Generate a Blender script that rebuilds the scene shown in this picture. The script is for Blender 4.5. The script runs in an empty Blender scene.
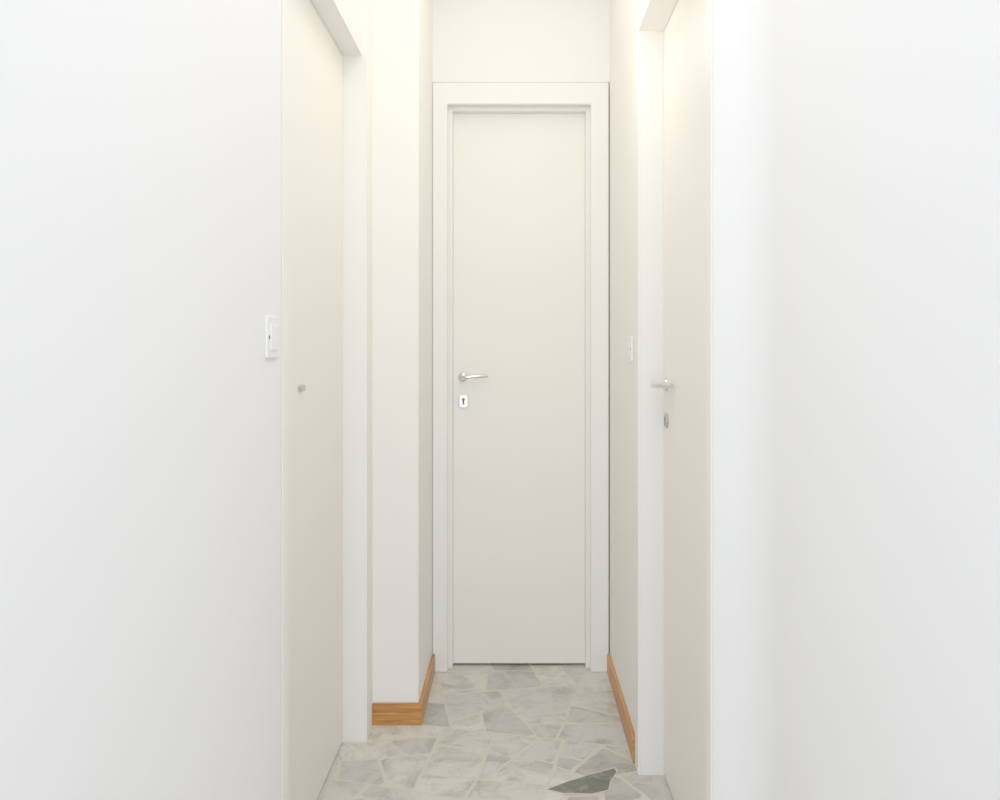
import bpy, bmesh, math, random
from mathutils import Vector, Matrix
S = bpy.context.scene
C = S.collection
S.view_settings.view_transform = 'Standard'
S.view_settings.gamma = 1.65
PI = math.pi

# ------------------------------------------------------------------ helpers
def box(bm, x0, x1, y0, y1, z0, z1):
    vs = [bm.verts.new((x, y, z)) for x in (x0, x1) for y in (y0, y1) for z in (z0, z1)]
    for f in ((0,1,3,2),(4,6,7,5),(0,4,5,1),(2,3,7,6),(0,2,6,4),(1,5,7,3)):
        bm.faces.new([vs[i] for i in f])

def ring_frame(d):
    d = d.normalized()
    up = Vector((0,0,1)) if abs(d.z) < .9 else Vector((1,0,0))
    a = d.cross(up).normalized()
    return a, d.cross(a).normalized()

def tube(bm, pts, rad, n=20, sx=1.0):
    pts = [Vector(p) for p in pts]
    if not isinstance(rad, (list, tuple)): rad = [rad]*len(pts)
    rings = []
    for i, p in enumerate(pts):
        d = pts[min(i+1, len(pts)-1)] - pts[max(i-1, 0)]
        a, b = ring_frame(d)
        rings.append([bm.verts.new(p + rad[i]*(sx*math.cos(2*PI*k/n)*a + math.sin(2*PI*k/n)*b)) for k in range(n)])
    for r0, r1 in zip(rings, rings[1:]):
        for k in range(n):
            bm.faces.new((r0[k], r0[(k+1) % n], r1[(k+1) % n], r1[k]))
    bm.faces.new(rings[0]); bm.faces.new(rings[-1])

def extrude_outline(bm, pts2, origin, u, v, w, depth):
    o, u, v, w = Vector(origin), Vector(u), Vector(v), Vector(w)
    a = [bm.verts.new(o + u*p[0] + v*p[1]) for p in pts2]
    b = [bm.verts.new(o + u*p[0] + v*p[1] + w*depth) for p in pts2]
    n = len(pts2)
    bm.faces.new(a); bm.faces.new(b)
    for k in range(n):
        bm.faces.new((a[k], a[(k+1) % n], b[(k+1) % n], b[k]))

def obj(name, bm, mat, parent=None, bevel=0, smooth=False, seg=2, far=None):
    bmesh.ops.recalc_face_normals(bm, faces=bm.faces)
    if far:                          # faces deep in the corridor get the plaster tinted with lamplight
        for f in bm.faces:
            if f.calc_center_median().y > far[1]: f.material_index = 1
    me = bpy.data.meshes.new(name); bm.to_mesh(me); bm.free()
    me.materials.append(mat)
    if far: me.materials.append(far[0])
    o = bpy.data.objects.new(name, me); C.objects.link(o)
    if parent: o.parent = parent; o.matrix_parent_inverse = Matrix.Translation(-parent.location)
    if smooth:
        for p in me.polygons: p.use_smooth = True
        m = o.modifiers.new('es', 'EDGE_SPLIT'); m.split_angle = math.radians(40)
    if bevel:
        m = o.modifiers.new('bevel', 'BEVEL'); m.width = bevel; m.segments = seg
        m.limit_method = 'ANGLE'; m.angle_limit = math.radians(40)
    return o

def struct(o, label, cat):
    o['kind'] = 'structure'; o['label'] = label; o['category'] = cat
    return o
def thing(name, label, cat, loc):
    o = bpy.data.objects.new(name, None); C.objects.link(o)
    o.location = loc; o['label'] = label; o['category'] = cat
    return o

# ------------------------------------------------------------------ materials
def base_mat(name, col, rough=.5, metal=0.0):
    m = bpy.data.materials.new(name); m.use_nodes = True
    nt = m.node_tree; b = nt.nodes['Principled BSDF']
    b.inputs['Base Color'].default_value = (*col, 1)
    b.inputs['Roughness'].default_value = rough
    b.inputs['Metallic'].default_value = metal
    return m, nt, b

def paint(name, col, rough, scale, bump, var=.012):
    m, nt, b = base_mat(name, col, rough)
    N, L = nt.nodes, nt.links
    tc = N.new('ShaderNodeTexCoord')
    n = N.new('ShaderNodeTexNoise'); n.inputs['Scale'].default_value = scale; n.inputs['Detail'].default_value = 4
    L.new(tc.outputs['Object'], n.inputs['Vector'])
    bp = N.new('ShaderNodeBump'); bp.inputs['Strength'].default_value = bump; bp.inputs['Distance'].default_value = .002
    L.new(n.outputs['Fac'], bp.inputs['Height']); L.new(bp.outputs['Normal'], b.inputs['Normal'])
    n2 = N.new('ShaderNodeTexNoise'); n2.inputs['Scale'].default_value = 2.5
    L.new(tc.outputs['Object'], n2.inputs['Vector'])
    r = N.new('ShaderNodeValToRGB')
    r.color_ramp.elements[0].position = .3; r.color_ramp.elements[1].position = .7
    r.color_ramp.elements[0].color = (*[c*(1-var) for c in col], 1)
    r.color_ramp.elements[1].color = (*col, 1)
    L.new(n2.outputs['Fac'], r.inputs['Fac']); L.new(r.outputs['Color'], b.inputs['Base Color'])
    return m

M_wall = paint('wall_plaster', (.944, .945, .952), .8, 90, .08)
M_lamp_tint = paint('wall_plaster_lamp_tint', (.96, .942, .885), .8, 90, .08)  # same white plaster, the corridor's warm lamplight put into its colour
M_ceil = paint('ceiling_plaster', (.93, .925, .91), .8, 60, .08)
M_leaf = paint('door_leaf_paint', (.952, .924, .852), .45, 40, .03)
M_frame = paint('door_frame_paint', (.95, .936, .895), .45, 40, .03)
M_plastic = paint('switch_plastic', (.94, .94, .935), .4, 30, .01)
def steel(name, c, r0, r1):
    m, nt, b = base_mat(name, c, .25, 1.0)
    n = nt.nodes.new('ShaderNodeTexNoise'); n.inputs['Scale'].default_value = 200
    mr = nt.nodes.new('ShaderNodeMapRange'); mr.inputs['To Min'].default_value = r0; mr.inputs['To Max'].default_value = r1
    nt.links.new(n.outputs['Fac'], mr.inputs['Value']); nt.links.new(mr.outputs['Result'], b.inputs['Roughness'])
    return m
M_steel = steel('chrome', (.72, .715, .705), .14, .24)
M_satin = steel('satin_steel', (.46, .455, .445), .22, .36)
M_dark = paint('dark_hole', (.012, .011, .010), .7, 30, .01)

# oak
def oak(name):
    m, nt, b = base_mat(name, (.55, .28, .08), .45)
    N, L = nt.nodes, nt.links
    tc = N.new('ShaderNodeTexCoord'); mp = N.new('ShaderNodeMapping')
    mp.inputs['Scale'].default_value = (7, 4, 190)
    L.new(tc.outputs['Object'], mp.inputs['Vector'])
    n = N.new('ShaderNodeTexNoise'); n.inputs['Scale'].default_value = 1; n.inputs['Detail'].default_value = 5; n.inputs['Distortion'].default_value = .3
    L.new(mp.outputs['Vector'], n.inputs['Vector'])
    r = N.new('ShaderNodeValToRGB'); e = r.color_ramp.elements
    e[0].position = .32; e[0].color = (.27, .066, .005, 1); e[1].position = .68; e[1].color = (.64, .235, .026, 1)
    x = r.color_ramp.elements.new(.5); x.color = (.48, .15, .012, 1)
    L.new(n.outputs['Fac'], r.inputs['Fac']); L.new(r.outputs['Color'], b.inputs['Base Color'])
    bp = N.new('ShaderNodeBump'); bp.inputs['Strength'].default_value = .15; bp.inputs['Distance'].default_value = .001
    L.new(n.outputs['Fac'], bp.inputs['Height']); L.new(bp.outputs['Normal'], b.inputs['Normal'])
    return m
M_oak = oak('oak_skirting')

# marble crazy paving
def marble():
    m, nt, b = base_mat('marble_paving', (.7, .7, .68), .34)
    N, L = nt.nodes, nt.links
    at = N.new('ShaderNodeVertexColor'); at.layer_name = 'stone'
    tc = N.new('ShaderNodeTexCoord')
    # per stone offset so that veins do not run across joints
    vm = N.new('ShaderNodeVectorMath'); vm.operation = 'MULTIPLY_ADD'
    vm.inputs[1].default_value = (137, 153, 171)
    L.new(at.outputs['Color'], vm.inputs[0]); L.new(tc.outputs['Object'], vm.inputs[2])
    n = N.new('ShaderNodeTexNoise'); n.inputs['Scale'].default_value = 9; n.inputs['Detail'].default_value = 9; n.inputs['Roughness'].default_value = .62; n.inputs['Distortion'].default_value = .8
    L.new(vm.outputs['Vector'], n.inputs['Vector'])
    r = N.new('ShaderNodeValToRGB'); e = r.color_ramp.elements
    e[0].position = .32; e[0].color = (.50, .49, .47, 1); e[1].position = .54; e[1].color = (1, 1, 1, 1)
    L.new(n.outputs['Fac'], r.inputs['Fac'])
    mx = N.new('ShaderNodeMix'); mx.data_type = 'RGBA'; mx.blend_type = 'MULTIPLY'
    L.new(at.outputs['Alpha'], mx.inputs['Factor'])      # joints carry alpha 0: no veining there
    L.new(at.outputs['Color'], mx.inputs['A']); L.new(r.outputs['Color'], mx.inputs['B'])
    # thin dark veins; the dark stone (alpha 1) gets light patches
    w = N.new('ShaderNodeTexNoise'); w.inputs['Scale'].default_value = 12; w.inputs['Detail'].default_value = 6; w.inputs['Distortion'].default_value = .8
    L.new(vm.outputs['Vector'], w.inputs['Vector'])
    ab = N.new('ShaderNodeMath'); ab.operation = 'SUBTRACT'; ab.inputs[1].default_value = .5
    L.new(w.outputs['Fac'], ab.inputs[0])
    a2 = N.new('ShaderNodeMath'); a2.operation = 'ABSOLUTE'; L.new(ab.outputs[0], a2.inputs[0])
    r2 = N.new('ShaderNodeValToRGB'); e = r2.color_ramp.elements
    e[0].position = 0; e[0].color = (.52, .52, .51, 1); e[1].position = .018; e[1].color = (1, 1, 1, 1)
    L.new(a2.outputs[0], r2.inputs['Fac'])
    m2 = N.new('ShaderNodeMix'); m2.data_type = 'RGBA'; m2.blend_type = 'MULTIPLY'
    ml = N.new('ShaderNodeMath'); ml.operation = 'MULTIPLY'; ml.inputs[1].default_value = .5
    L.new(at.outputs['Alpha'], ml.inputs[0]); L.new(ml.outputs[0], m2.inputs['Factor'])
    L.new(mx.outputs['Result'], m2.inputs['A']); L.new(r2.outputs['Color'], m2.inputs['B'])
    gt = N.new('ShaderNodeMath'); gt.operation = 'GREATER_THAN'; gt.inputs[1].default_value = .97
    L.new(at.outputs['Alpha'], gt.inputs[0])
    w3 = N.new('ShaderNodeTexNoise'); w3.inputs['Scale'].default_value = 26; w3.inputs['Detail'].default_value = 6; w3.inputs['Distortion'].default_value = 1.2
    L.new(tc.outputs['Object'], w3.inputs['Vector'])
    r3 = N.new('ShaderNodeValToRGB'); e = r3.color_ramp.elements
    e[0].position = .52; e[0].color = (0, 0, 0, 1); e[1].position = .66; e[1].color = (.75, .75, .75, 1)
    L.new(w3.outputs['Fac'], r3.inputs['Fac'])
    ml3 = N.new('ShaderNodeMath'); ml3.operation = 'MULTIPLY'
    L.new(gt.outputs[0], ml3.inputs[0]); L.new(r3.outputs['Color'], ml3.inputs[1])
    m3 = N.new('ShaderNodeMix'); m3.data_type = 'RGBA'; m3.inputs['B'].default_value = (.20, .215, .16, 1)
    L.new(ml3.outputs[0], m3.inputs['Factor']); L.new(m2.outputs['Result'], m3.inputs['A'])
    L.new(m3.outputs['Result'], b.inputs['Base Color'])
    return m
M_marble = marble()

# ------------------------------------------------------------------ dimensions (camera above the origin, corridor runs along +Y)
LW, LC, LL = -.457, -.457, -.526     # left wall face, casing face, leaf face
RW, RC, RL = .354, .347, .42         # right wall
COLX, COLY = -.309, 2.888            # pier at the left
EW, EC, EL = 3.373, 3.350, 3.42      # end wall face, casing face, leaf face
CH = 2.7
YB = -2.6
L0, L1 = 1.812, 2.754                # left door opening
R0, R1 = 1.665, 2.54                 # right door opening
DH = 2.10

# floor
random.seed(44)
def clip(poly, px, py, nx, ny):      # keep (p-P).n <= 0
    out = []
    for i in range(len(poly)):
        a, b_ = poly[i], poly[(i+1) % len(poly)]
        da = (a[0]-px)*nx + (a[1]-py)*ny; db = (b_[0]-px)*nx + (b_[1]-py)*ny
        if da <= 0: out.append(a)
        if (da < 0 < db) or (db < 0 < da):
            t = da/(da-db); out.append((a[0]+t*(b_[0]-a[0]), a[1]+t*(b_[1]-a[1])))
    return out
def parea(p): return abs(sum(p[i][0]*p[(i+1)%len(p)][1]-p[(i+1)%len(p)][0]*p[i][1] for i in range(len(p))))/2
def ragged(p, j=.0016):
    out = []
    for i in range(len(p)):
        a, b_ = p[i], p[(i+1) % len(p)]
        L_ = math.hypot(b_[0]-a[0], b_[1]-a[1]); n_ = max(1, int(L_/.03))
        for k in range(n_):
            t = k/n_; out.append((a[0]+t*(b_[0]-a[0])+random.uniform(-j, j), a[1]+t*(b_[1]-a[1])+random.uniform(-j, j)))
    return out
FX0, FX1, FY0, FY1 = -.66, .66, YB, 3.6
bm = bmesh.new()
col = bm.loops.layers.float_color.new('stone')
grout = (.64, .575, .44, 0)
def face_col(f, c):
    for l in f.loops: l[col] = c
box(bm, FX0, FX1, FY0, FY1, -.06, -.0003)
for f in bm.faces: face_col(f, grout)
# broken slabs: the floor is split again and again by straight cracks
cells = [[(FX0, FY0), (FX1, FY0), (FX1, FY1), (FX0, FY1)]]
done = []
def split(poly):
    best = None
    for _ in range(6):               # of a few random cracks take the one that leaves the bluntest pieces
        m_ = (0, 0, 0)
        for i in range(len(poly)):
            for j in range(i+1, len(poly)):
                d = math.hypot(poly[i][0]-poly[j][0], poly[i][1]-poly[j][1])
                if d > m_[0]: m_ = (d, i, j)
        a, b_ = poly[m_[1]], poly[m_[2]]
        t = random.uniform(.36, .64)
        p = (a[0]+t*(b_[0]-a[0]), a[1]+t*(b_[1]-a[1]))
        ang = math.atan2(b_[1]-a[1], b_[0]-a[0]) + random.gauss(0, .38)
        nx, ny = math.cos(ang), math.sin(ang)
        pr = [clip(poly, p[0], p[1], nx, ny), clip(poly, p[0], p[1], -nx, -ny)]
        sc = 0
        for q in pr:
            for i in range(len(q)):
                u = Vector(q[i-1])-Vector(q[i]); v = Vector(q[(i+1) % len(q)])-Vector(q[i])
                if u.length > 1e-6 and v.length > 1e-6: sc = max(sc, u.normalized().dot(v.normalized()))
            if len(q) == 3: sc += .4
        if best is None or sc < best[0]: best = (sc, pr)
    return best[1]
while cells:
    c = cells.pop()
    lim = random.choice((.012, .022, .034, .046, .058))
    if parea(c) < lim: done.append(c)
    else: cells += [q for q in split(c) if len(q) >= 3]
def inset(poly, g):
    out = poly
    n = len(poly)
    ar = sum(poly[i][0]*poly[(i+1)%n][1]-poly[(i+1)%n][0]*poly[i][1] for i in range(n))
    sg = 1 if ar > 0 else -1
    for i in range(n):
        a, b_ = poly[i], poly[(i+1) % n]
        dx, dy = b_[0]-a[0], b_[1]-a[1]; L_ = math.hypot(dx, dy)
        if L_ < 1e-6: continue
        ang = random.gauss(0, .02)
        nx, ny = sg*dy/L_, -sg*dx/L_
        gg = g*random.uniform(.5, 1.7)
        mx_, my_ = (a[0]+b_[0])/2, (a[1]+b_[1])/2
        out = clip(out, mx_-nx*gg, my_-ny*gg, nx*math.cos(ang)-ny*math.sin(ang), nx*math.sin(ang)+ny*math.cos(ang))
        if len(out) < 3: return None
    return out
def chip(poly):                      # knock off some corners, more where they are sharp
    n = len(poly); out = []
    for i in range(n):
        p0, p, p1 = Vector(poly[i-1]), Vector(poly[i]), Vector(poly[(i+1) % n])
        sharp = (p0-p).normalized().dot((p1-p).normalized()) > .25
        if random.random() < (.95 if sharp else .3):
            k0, k1 = random.uniform(.05, .17), random.uniform(.05, .17)
            out += [tuple(p+(p0-p)*k0), tuple(p+(p1-p)*k1)]
        else: out.append(tuple(p))
    return out
tones = ((.65,.615,.54),(.59,.565,.51),(.68,.645,.565),(.50,.485,.445),(.62,.585,.51),(.55,.53,.48),(.68,.64,.565),(.43,.42,.39),(.54,.53,.495),(.62,.60,.55))
for c in done:
    p = inset(c, .004)
    if not p or parea(p) < .0008: continue
    p = chip(p)
    base = random.choice(tones); k = random.uniform(.95, 1.05)
    f = bm.faces.new([bm.verts.new((x, y, 0)) for x, y in ragged(p)]); face_col(f, (base[0]*k, base[1]*k, base[2]*k, .9))
# the dark green-grey stone set in the floor near the right-hand door
dk = [(.088,2.458),(.150,2.504),(.215,2.544),(.2836,2.582),(.2890,2.560),(.2640,2.500),(.2543,2.456),(.2086,2.434),(.130,2.438)]
cx = sum(p[0] for p in dk)/len(dk); cy = sum(p[1] for p in dk)/len(dk)
g = [(cx+(x-cx)*1.06, cy+(y-cy)*1.08) for x, y in dk]
f = bm.faces.new([bm.verts.new((x, y, .0003)) for x, y in g]); face_col(f, grout)
f = bm.faces.new([bm.verts.new((x, y, .0006)) for x, y in ragged(dk, .0008)]); face_col(f, (.064, .074, .047, 1))
struct(obj('floor', bm, M_marble), 'pale grey crazy paved marble floor with cream joints', 'floor')

# ceiling
bm = bmesh.new(); box(bm, -.7, .7, YB, 3.6, CH, CH+.06)
struct(obj('ceiling', bm, M_ceil), 'white plaster ceiling over the corridor', 'ceiling')

# walls
bm = bmesh.new()
XO = -.66
NJ = L0-.054                         # the near wall stops at a narrow joint before the casing
OV = -.474                           # wall above the left door sits a little back
box(bm, XO, LW, YB, NJ, 0, CH)
box(bm, XO, OV, NJ, L0-.025, 0, CH)
box(bm, XO, OV, L0-.025, L1+.025, DH+.025, CH)
box(bm, XO, -.60, L0-.025, L1+.025, 0, DH+.025)  # unseen backing added behind the leaf to stop light leaking in
box(bm, XO, LW, L1+.025, COLY, 0, CH)
rc = .007                            # the pier corner is slightly rounded
pts = [(XO, COLY)] + [(COLX-rc+rc*math.sin(a), COLY+rc-rc*math.cos(a)) for a in [k/5*PI/2 for k in range(6)]] + [(COLX, 3.6), (XO, 3.6)]
extrude_outline(bm, pts, (0,0,0), (1,0,0), (0,1,0), (0,0,1), CH)
struct(obj('wall_left', bm, M_wall, smooth=True, far=(M_lamp_tint, 2.5)), 'white left wall with a projecting pier before the end door', 'wall')
bm = bmesh.new()
XO = .66
# the wall splays outwards on the near side of the right door; corners are rounded
P0, P1, P2, P3 = Vector((.421, 1.20)), Vector((.421, 1.515)), Vector((RW, 1.616)), Vector((RW, R0-.025))
pts = [(XO, YB), (P0.x, YB)]
def fillet(a, p, b_, r, n_=12):
    u = (a-p).normalized(); v = (b_-p).normalized()
    q0, q1 = p+u*r, p+v*r
    return [tuple(q0*(1-t)**2 + p*2*t*(1-t) + q1*t*t) for t in [k/n_ for k in range(n_+1)]]
pts += fillet(P0, P1, P2, .075) + fillet(P1, P2, P3, .006, 4) + [(RW, R0-.025), (XO, R0-.025)]
extrude_outline(bm, pts, (0,0,0), (1,0,0), (0,1,0), (0,0,1), CH)
box(bm, RW, XO, R0-.025, R1+.025, DH+.025, CH)
box(bm, .50, XO, R0-.025, R1+.025, 0, DH+.025)
box(bm, RW, XO, R1+.025, 3.6, 0, CH)
struct(obj('wall_right', bm, M_wall, smooth=True, far=(M_lamp_tint, 2.5)), 'white right wall splaying in where the corridor narrows', 'wall')
EX0, EX1 = -.268, .298
HT = 2.197
co, cr = COLX+.0015, .3492           # outer edges of the end casing
bm = bmesh.new()
box(bm, COLX, EX0, EW, 3.6, 0, HT)
box(bm, EX1, cr-.002, EW, 3.6, 0, HT)
box(bm, cr-.002, RW, 3.42, 3.6, 0, HT)
box(bm, EX0, EX1, EW, 3.6, DH+.035, HT)
box(bm, EX0, EX1, 3.54, 3.6, 0, DH+.035)
box(bm, COLX, RW, EW, 3.6, HT+.0075, CH)
struct(obj('wall_end', bm, M_lamp_tint), 'narrow white end wall above and around the facing door', 'wall')

# baseboards
bm = bmesh.new(); BH = .07; BT = .012
pts = [(LW, COLY), (LW, COLY-BT), (COLX+BT, COLY-BT), (COLX+BT, EC-.001), (COLX, EC-.001), (COLX, COLY)]
extrude_outline(bm, pts, (0,0,0), (1,0,0), (0,1,0), (0,0,1), BH)
struct(obj('baseboard_left', bm, M_oak, bevel=.003), 'orange oak baseboard wrapping the left wall pier', 'baseboard')
bm = bmesh.new(); box(bm, RW-BT, RW, R1+.068, EC-.001, 0, BH)
struct(obj('baseboard_right', bm, M_oak, bevel=.003), 'orange oak baseboard along the right wall', 'baseboard')

# ------------------------------------------------------------------ hardware
def ellipse(rx, ry, n=32, e=.55):
    out = []
    for k in range(n):
        c, s_ = math.cos(2*PI*k/n), math.sin(2*PI*k/n)
        out.append((rx*math.copysign(abs(c)**e, c), ry*math.copysign(abs(s_)**e, s_)))
    return out
def lever_handle(parent, p, nrm, along, length=.1, neck=.0075, bow=.028):
    p, nrm, along = Vector(p), Vector(nrm), Vector(along)
    bm = bmesh.new()
    pts = [p+nrm*.006, p+nrm*.028]
    for k in range(1, 7):
        a = k/6*PI/2
        pts.append(p + nrm*(.028+.012*math.sin(a)) + along*(.012*(1-math.cos(a))))
    q = pts[-1]
    for k in range(1, 9):            # the grip bows back towards the leaf
        t = k/8
        pts.append(q + along*((length-.012)*t) - nrm*(bow*t**1.8) + Vector((0,0,.004*math.sin(t*PI/2))))
    tube(bm, pts, [neck]*8 + [neck]*2 + [neck*.96]*4 + [neck*.92, neck*.75], 20)
    h = obj('handle', bm, M_steel, parent, smooth=True)
    h['label'] = 'chrome lever handle'
    bm = bmesh.new()
    tube(bm, [p, p+nrm*.006, p+nrm*.010, p+nrm*.012], [.018, .018, .015, .010], 28)
    r = obj('rosette', bm, M_steel, None, smooth=True); r.parent = h
    return h
def keyhole_plate(parent, p, nrm, side, rx=.018, ry=.026, e=.55):
    p, nrm, side = Vector(p), Vector(nrm), Vector(side)
    bm = bmesh.new(); extrude_outline(bm, ellipse(rx, ry, e=e), p, side, (0,0,1), nrm, .006)
    k = obj('keyhole_plate', bm, M_satin, parent, bevel=.002)
    k['label'] = 'satin metal keyhole plate'
    out = []
    for i in range(17):
        a = -PI/3 + i/16*(PI*5/3)
        out.append((.0058*math.cos(a), .006+.0058*math.sin(a)))
    out += [(-.0035, -.013), (.0035, -.013)]
    bm = bmesh.new(); extrude_outline(bm, out, p+nrm*.0055, side, (0,0,1), nrm, .0012)
    h = obj('keyhole', bm, M_dark, None); h.parent = k
    return k

# ------------------------------------------------------------------ end door
d1 = thing('door_1', 'white narrow flush door facing down the corridor with chrome lever', 'door', (.017, EL, 0)); d1['kind'] = 'structure'
bm = bmesh.new()
ci, cj = -.252, .282                 # inner edges of the casing
extrude_outline(bm, [(co,0),(co,HT),(cr,HT),(cr,0),(cj,0),(cj,DH+.015),(ci,DH+.015),(ci,0)], (0,EC,0), (1,0,0), (0,0,1), (0,1,0), EW-EC)
obj('casing', bm, M_frame, d1, bevel=.005, seg=4)
bm = bmesh.new()
ji, jj = -.235, .266
extrude_outline(bm, [(EX0,0),(EX0,DH+.035),(EX1,DH+.035),(EX1,0),(jj,0),(jj,DH),(ji,DH),(ji,0)], (0,EW+.012,0), (1,0,0), (0,0,1), (0,1,0), .125)
obj('jamb', bm, M_frame, d1, bevel=.005, seg=4)
bm = bmesh.new(); box(bm, ji+.0006, jj-.0006, EL, EL+.04, .010, DH-.0008)
obj('leaf', bm, M_leaf, d1, bevel=.0006)
px = (463-515)/263.2
lever_handle(d1, (px, EL, 1.097), (0,-1,0), (1,0,0), .094, .0066, .012)
keyhole_plate(d1, (px+.002, EL, 1.006), (0,-1,0), (1,0,0))

# ------------------------------------------------------------------ side doors
def side_door(name, label, s, W, CF, LF, y0, y1, cw=.055, hw=.065, cn=None, flush=False, head=None):
    d = thing(name, label, 'door', (s*LF, (y0+y1)/2, 0)); d['kind'] = 'structure'
    cn = cn or cw
    def bx(bm, a, b_, *r):
        x = sorted((s*a, s*b_)); box(bm, x[0], x[1], *r)
    bm = bmesh.new()
    if flush:                        # legs flush with the wall, head set back
        bx(bm, W-.001, W+.017, y0-cn, y0, 0, DH+.025)
        bx(bm, head, head+.007, y0, y1, DH, DH+hw)
    else:                            # the near leg is almost flush with the plaster
        extrude_outline(bm, [(y0,DH),(y0,DH+hw),(y1+cw,DH+hw),(y1+cw,0),(y1,0),(y1,DH)], (s*CF,0,0), (0,1,0), (0,0,1), (s,0,0), W-CF)
        bx(bm, W-.0015, W+.004, y0-cn, y0, 0, DH+hw)
    obj('casing', bm, M_frame, d, bevel=.001)
    bm = bmesh.new()
    e = LF+.045
    if flush:
        bx(bm, W+.017, e, y0-.025, y0, 0, DH+.025)
        bx(bm, W-.004, e, y1, y1+.025, 0, DH+.3)          # the far post runs on above the head
    else:
        bx(bm, W+.004, e, y0-.025, y0, 0, DH+.025); bx(bm, W, e, y1, y1+.025, 0, DH+.025)
    bx(bm, (head+.007) if flush else W, e, y0, y1, DH, DH+.025)
    obj('jamb', bm, M_frame, d, bevel=.0008)
    bm = bmesh.new(); bx(bm, LF, LF+.04, y0+.002, y1-.002, .007, DH-.002)
    obj('leaf', bm, M_leaf, d, bevel=.0015)
    return d
d2 = side_door('door_2', 'cream flush door in the left wall with a small flat catch', -1, -LW, -LC, -LL, L0, L1, cn=.044, flush=True, head=.467)
bm = bmesh.new()
extrude_outline(bm, ellipse(.020, .0085, e=.5), (LL, 2.205, 1.107), (0,1,0), (0,0,1), (1,0,0), .009)
k = obj('latch', bm, M_satin, d2, bevel=.002); k['label'] = 'small flat grey metal catch'
d3 = side_door('door_3', 'cream flush door in the right wall with lever handle at its far edge', 1, RW, RC, RL, R0, R1, .062, cn=.045)
lever_handle(d3, (RL, R1-.055, 1.103), (-1,0,0), (0,-1,0), .125, .0092, .03)
keyhole_plate(d3, (RL, R1-.055, 1.005), (-1,0,0), (0,1,0), .021, .021, 1)

# ------------------------------------------------------------------ light switches
def switch(label, s, W, yc, zc, wy=.078, hz=.078, t0=.005):
    t = thing('light_switch', label, 'light switch', (s*W, yc, zc))
    t['group'] = 'light switches'
    def bx(bm, a, b_, *r):
        x = sorted((s*a, s*b_)); box(bm, x[0], x[1], *r)
    bm = bmesh.new(); bx(bm, W-t0, W, yc-wy/2, yc+wy/2, zc-hz/2, zc+hz/2)
    obj('plate', bm, M_plastic, t, bevel=.0025, seg=3)
    for k in (0, 1):
        y0 = yc - .018 + k*.024
        bm = bmesh.new(); bx(bm, W-t0-.0025, W-t0+.0005, y0, y0+.0238, zc-.024, zc+.024)
        obj('rocker', bm, M_plastic, t, bevel=.0015)
    bm = bmesh.new(); bx(bm, W-t0-.0008, W-t0+.0005, yc-wy/2+.008, yc-wy/2+.014, zc-.004, zc+.003)
    i = obj('indicator', bm, M_dark, t); i['label'] = 'small dark indicator window'
    return t
switch('white wall switch plate on the left wall beside the near door edge', -1, -LW, 1.683, 1.224)
switch('white wall switch plate on the right wall between the door frames', 1, RW, 2.728, 1.203, t0=.007)

# ------------------------------------------------------------------ light
w = bpy.data.worlds.new('world'); S.world = w; w.use_nodes = True
w.node_tree.nodes['Background'].inputs['Color'].default_value = (.88, .935, 1, 1)
w.node_tree.nodes['Background'].inputs['Strength'].default_value = 1.25
def area(name, loc, rot, sx, sy, e, colr):
    l = bpy.data.lights.new(name, 'AREA'); l.shape = 'RECTANGLE'; l.size = sx; l.size_y = sy; l.energy = e; l.color = colr
    o = bpy.data.objects.new(name, l); C.objects.link(o); o.location = loc; o.rotation_euler = rot
    return o
area('daylight_window', (0, -2.5, .75), (PI/2, 0, 0), .85, 1.3, 25, (.86, .925, 1))
area('ceiling_lamp', (.02, 2.35, 2.66), (0, 0, 0), .45, 1.4, 4.2, (1, .90, .74))
area('entry_fill', (0, .5, 2.66), (0, 0, 0), .7, 2.0, 10.5, (.95, .97, 1))  # added overhead fill that evens out the near walls
l = bpy.data.lights.new('corridor_fill', 'POINT'); l.energy = 1.9; l.shadow_soft_size = .09; l.color = (1, .895, .73)  # added point fill for the pier side, no fitting hangs here
o = bpy.data.objects.new('corridor_fill', l); C.objects.link(o); o.location = (.12, 2.42, 2.05)

# ------------------------------------------------------------------ camera
cam = bpy.data.cameras.new('camera'); co_ = bpy.data.objects.new('camera', cam); C.objects.link(co_)
co_.location = (0, 0, 1.2); co_.rotation_euler = (PI/2, 0, 0)
cam.sensor_width = 36; cam.lens = 32.4; cam.shift_x = -.015; cam.shift_y = -.05; cam.clip_start = .01
S.camera = co_
